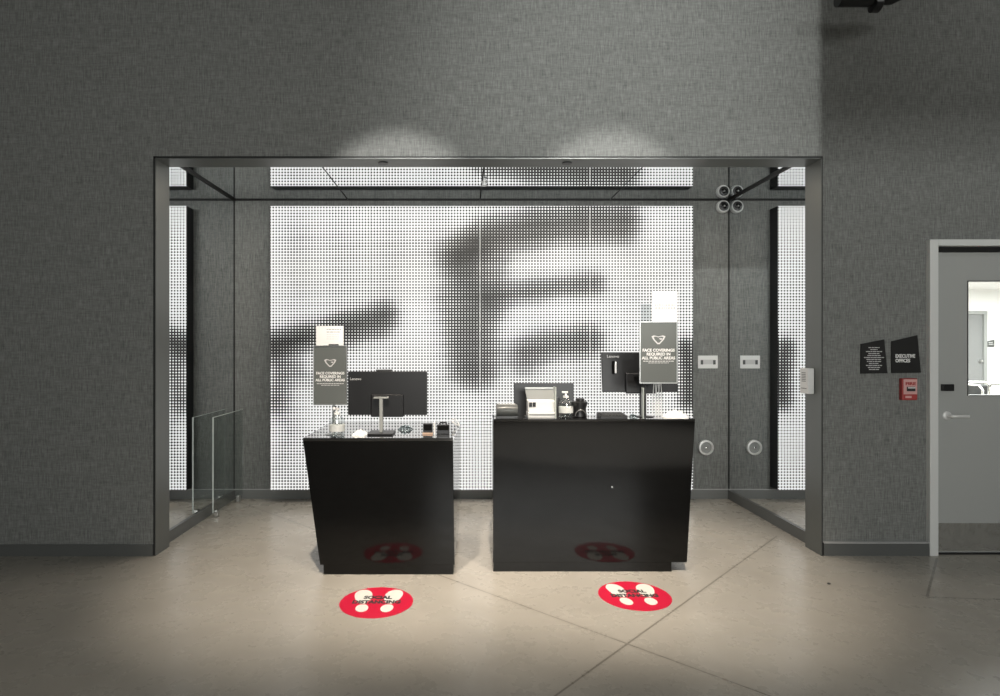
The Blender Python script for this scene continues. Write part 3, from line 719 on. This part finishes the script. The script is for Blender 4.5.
# ---------------------------------------------------------------- floor stickers
def sticker(cx, cy, label):
    t_ = thing('floor_sticker', (cx, cy, 0), label, 'floor sticker', 'red social distancing floor stickers')
    n = 64; R_ = .209
    MB().flat([(cx+R_*math.cos(2*PI*i/n), cy+R_*math.sin(2*PI*i/n)) for i in range(n)], .0002, .0008).build('disc', M['red'], t_)
    for s in (-1, 1):
        mb = MB(); n2 = 28
        sole = []
        for i in range(n2):
            a = 2*PI*i/n2; r_ = 1.0
            x = .051*math.cos(a)*(1 + .22*math.sin(a)); y = .100*math.sin(a)
            x += .10*y
            sole.append((cx+s*(.087+x), cy+max(y+.070, -.026)))
        heel = []
        for i in range(n2):
            a = 2*PI*i/n2; x = .036*math.cos(a); y = .050*math.sin(a)
            heel.append((cx+s*(.070+x+.06*y), cy+min(y-.082, -.036)))
        if s < 0: sole.reverse(); heel.reverse()
        mb.flat(sole, .0011, .0005).flat(heel, .0011, .0005)
        mb.build('footprint', M['vinylwhite'], t_)
    floor_text(['SOCIAL', 'DISTANCING'], cx, cy+.040, t_)
def floor_text(lines, cx, cy, parent):
    return text_obj('lettering', lines, cx, .0019, cy, .056, M['ink_b'], parent, 'CENTER', .0032, 1.10, .0002, width=[.165, .275], floor=True)
c0 = fl(376.5, 602); sticker(c0[0], c0[1], 'round red floor sticker with white footprints in front of the left desk')
c0 = fl(634.5, 595.5); sticker(c0[0], c0[1], 'round red floor sticker with white footprints in front of the right desk')
c0 = fl(829, 584)
tag(MB().lathe([(.006, 0), (.011, .003), (.006, .007)], (c0[0], c0[1], 0), 'Z', 9).build('pebble', M['ink_b']), 'tiny dark scrap lying on the bare floor right of the opening', 'scrap')

# ---------------------------------------------------------------- black light track, top right
zr = P(0, 2, 4.02)[2]
t_ = thing('ceiling_spotlight', (P(872, 0, 4.02)[0], 4.02, ZTOP), 'black ceiling spotlight hanging at the top edge right of the opening', 'spotlight')
q = P(876, 0, 4.0); zb = P(0, 12, 4.0)[2]
MB().lathe([(.030, 0), (.050, .006), (.050, .050), (.042, .056)], (q[0]-.03, 4.0, zb+.05), 'X', 28).build('lamp_head', M['black'], t_, True)
MB().tube([(q[0]+.03, 4.0, zb+.092), (q[0]+.10, 4.0, zb+.090), (q[0]+.20, 4.0, zb+.115)], [.042, .040, .02], 16).build('arm', M['black'], t_, True)
MB().tube([(P(838, 0, 4.0)[0], 4.0, zb+.085), (q[0]-.032, 4.0, zb+.085)], .048, 20).build('cross_bar', M['black'], t_, True)
MB().tube([(q[0]+.10, 4.0, zb+.12), (q[0]+.10, 4.0, ZTOP)], .012, 10).build('stem', M['black'], t_)

# ---------------------------------------------------------------- office beyond the door
od = 10.8
a0, b0 = P(960, 0, od), P(987, 311, od)
d2 = bpy.data.objects.new('door_2', None); COL.objects.link(d2); d2.location = (a0[0], 10.85, 0); d2['kind'] = 'structure'
MB().box(a0[0]-.5, b0[0]-.06, od+.02, 10.85, 0, b0[2]-.06).build('door_leaf', M['grey_m'], d2)
MB().box(b0[0]-.06, b0[0], od-.01, 10.85, 0, b0[2]).box(a0[0]-.5, b0[0]-.06, od-.01, 10.85, b0[2]-.06, b0[2]).build('door_frame', M['grey'], d2)
q = P(981, 361, od)
MB().lathe([(.03, 0), (.03, .03), (.02, .05)], (q[0], od+.02, q[2]), 'Y', 16).build('door_handle', M['silver'], d2, True)
q0, q1 = P(989, 347, od), P(996, 339.5, od)
os_ = thing('office_sign', (q0[0], 10.85, q0[2]), 'small grey sign on the white wall seen through the door window', 'sign')
MB().prism([(q0[0], q0[2]), (q1[0], q0[2]), (q1[0], q1[2]), (q0[0], q1[2]-.03)], 10.83, 10.85).build('plaque', M['dgrey'], os_)
mb = MB(); words(mb, q0[0]+.02, q1[0]-.02, q0[2]+.05, 10.83, .012, 77, wmin=.02, wmax=.04); words(mb, q0[0]+.02, q1[0]-.03, q0[2]+.08, 10.83, .012, 78, wmin=.02, wmax=.04); mb.build('small_print', M['ink_l'], os_)
# office chair with curved metal arms
yc = 7.6
q = P(996, 389, yc)
oc = thing('office_armchair', (q[0], yc, 0), 'armchair with curved metal arms seen through the door window', 'chair')
cx = q[0]; za = q[2]+.04
MB().box(cx-.15, cx+.30, yc, yc+.45, .42, .48, .02).build('seat', M['black'], oc)
MB().box(cx-.13, cx+.28, yc+.43, yc+.47, .52, za-.02, .015).build('backrest', M['black2'], oc)
for xx in (cx-.17, cx+.32):
    MB().tube([(xx, yc+.46, 0), (xx, yc+.46, za-.05), (xx, yc+.42, za), (xx, yc+.05, za), (xx, yc, za-.05), (xx, yc, 0)], .014, 10).build('arm_frame', M['chrome'], oc, True)
MB().tube([(cx-.17, yc+.46, za-.10), (cx-.16, yc+.46, za-.01), (cx-.10, yc+.46, za+.02), (cx+.25, yc+.46, za+.02), (cx+.31, yc+.46, za-.01), (cx+.32, yc+.46, za-.10)], .016, 10).build('top_rail', M['chrome'], oc, True)
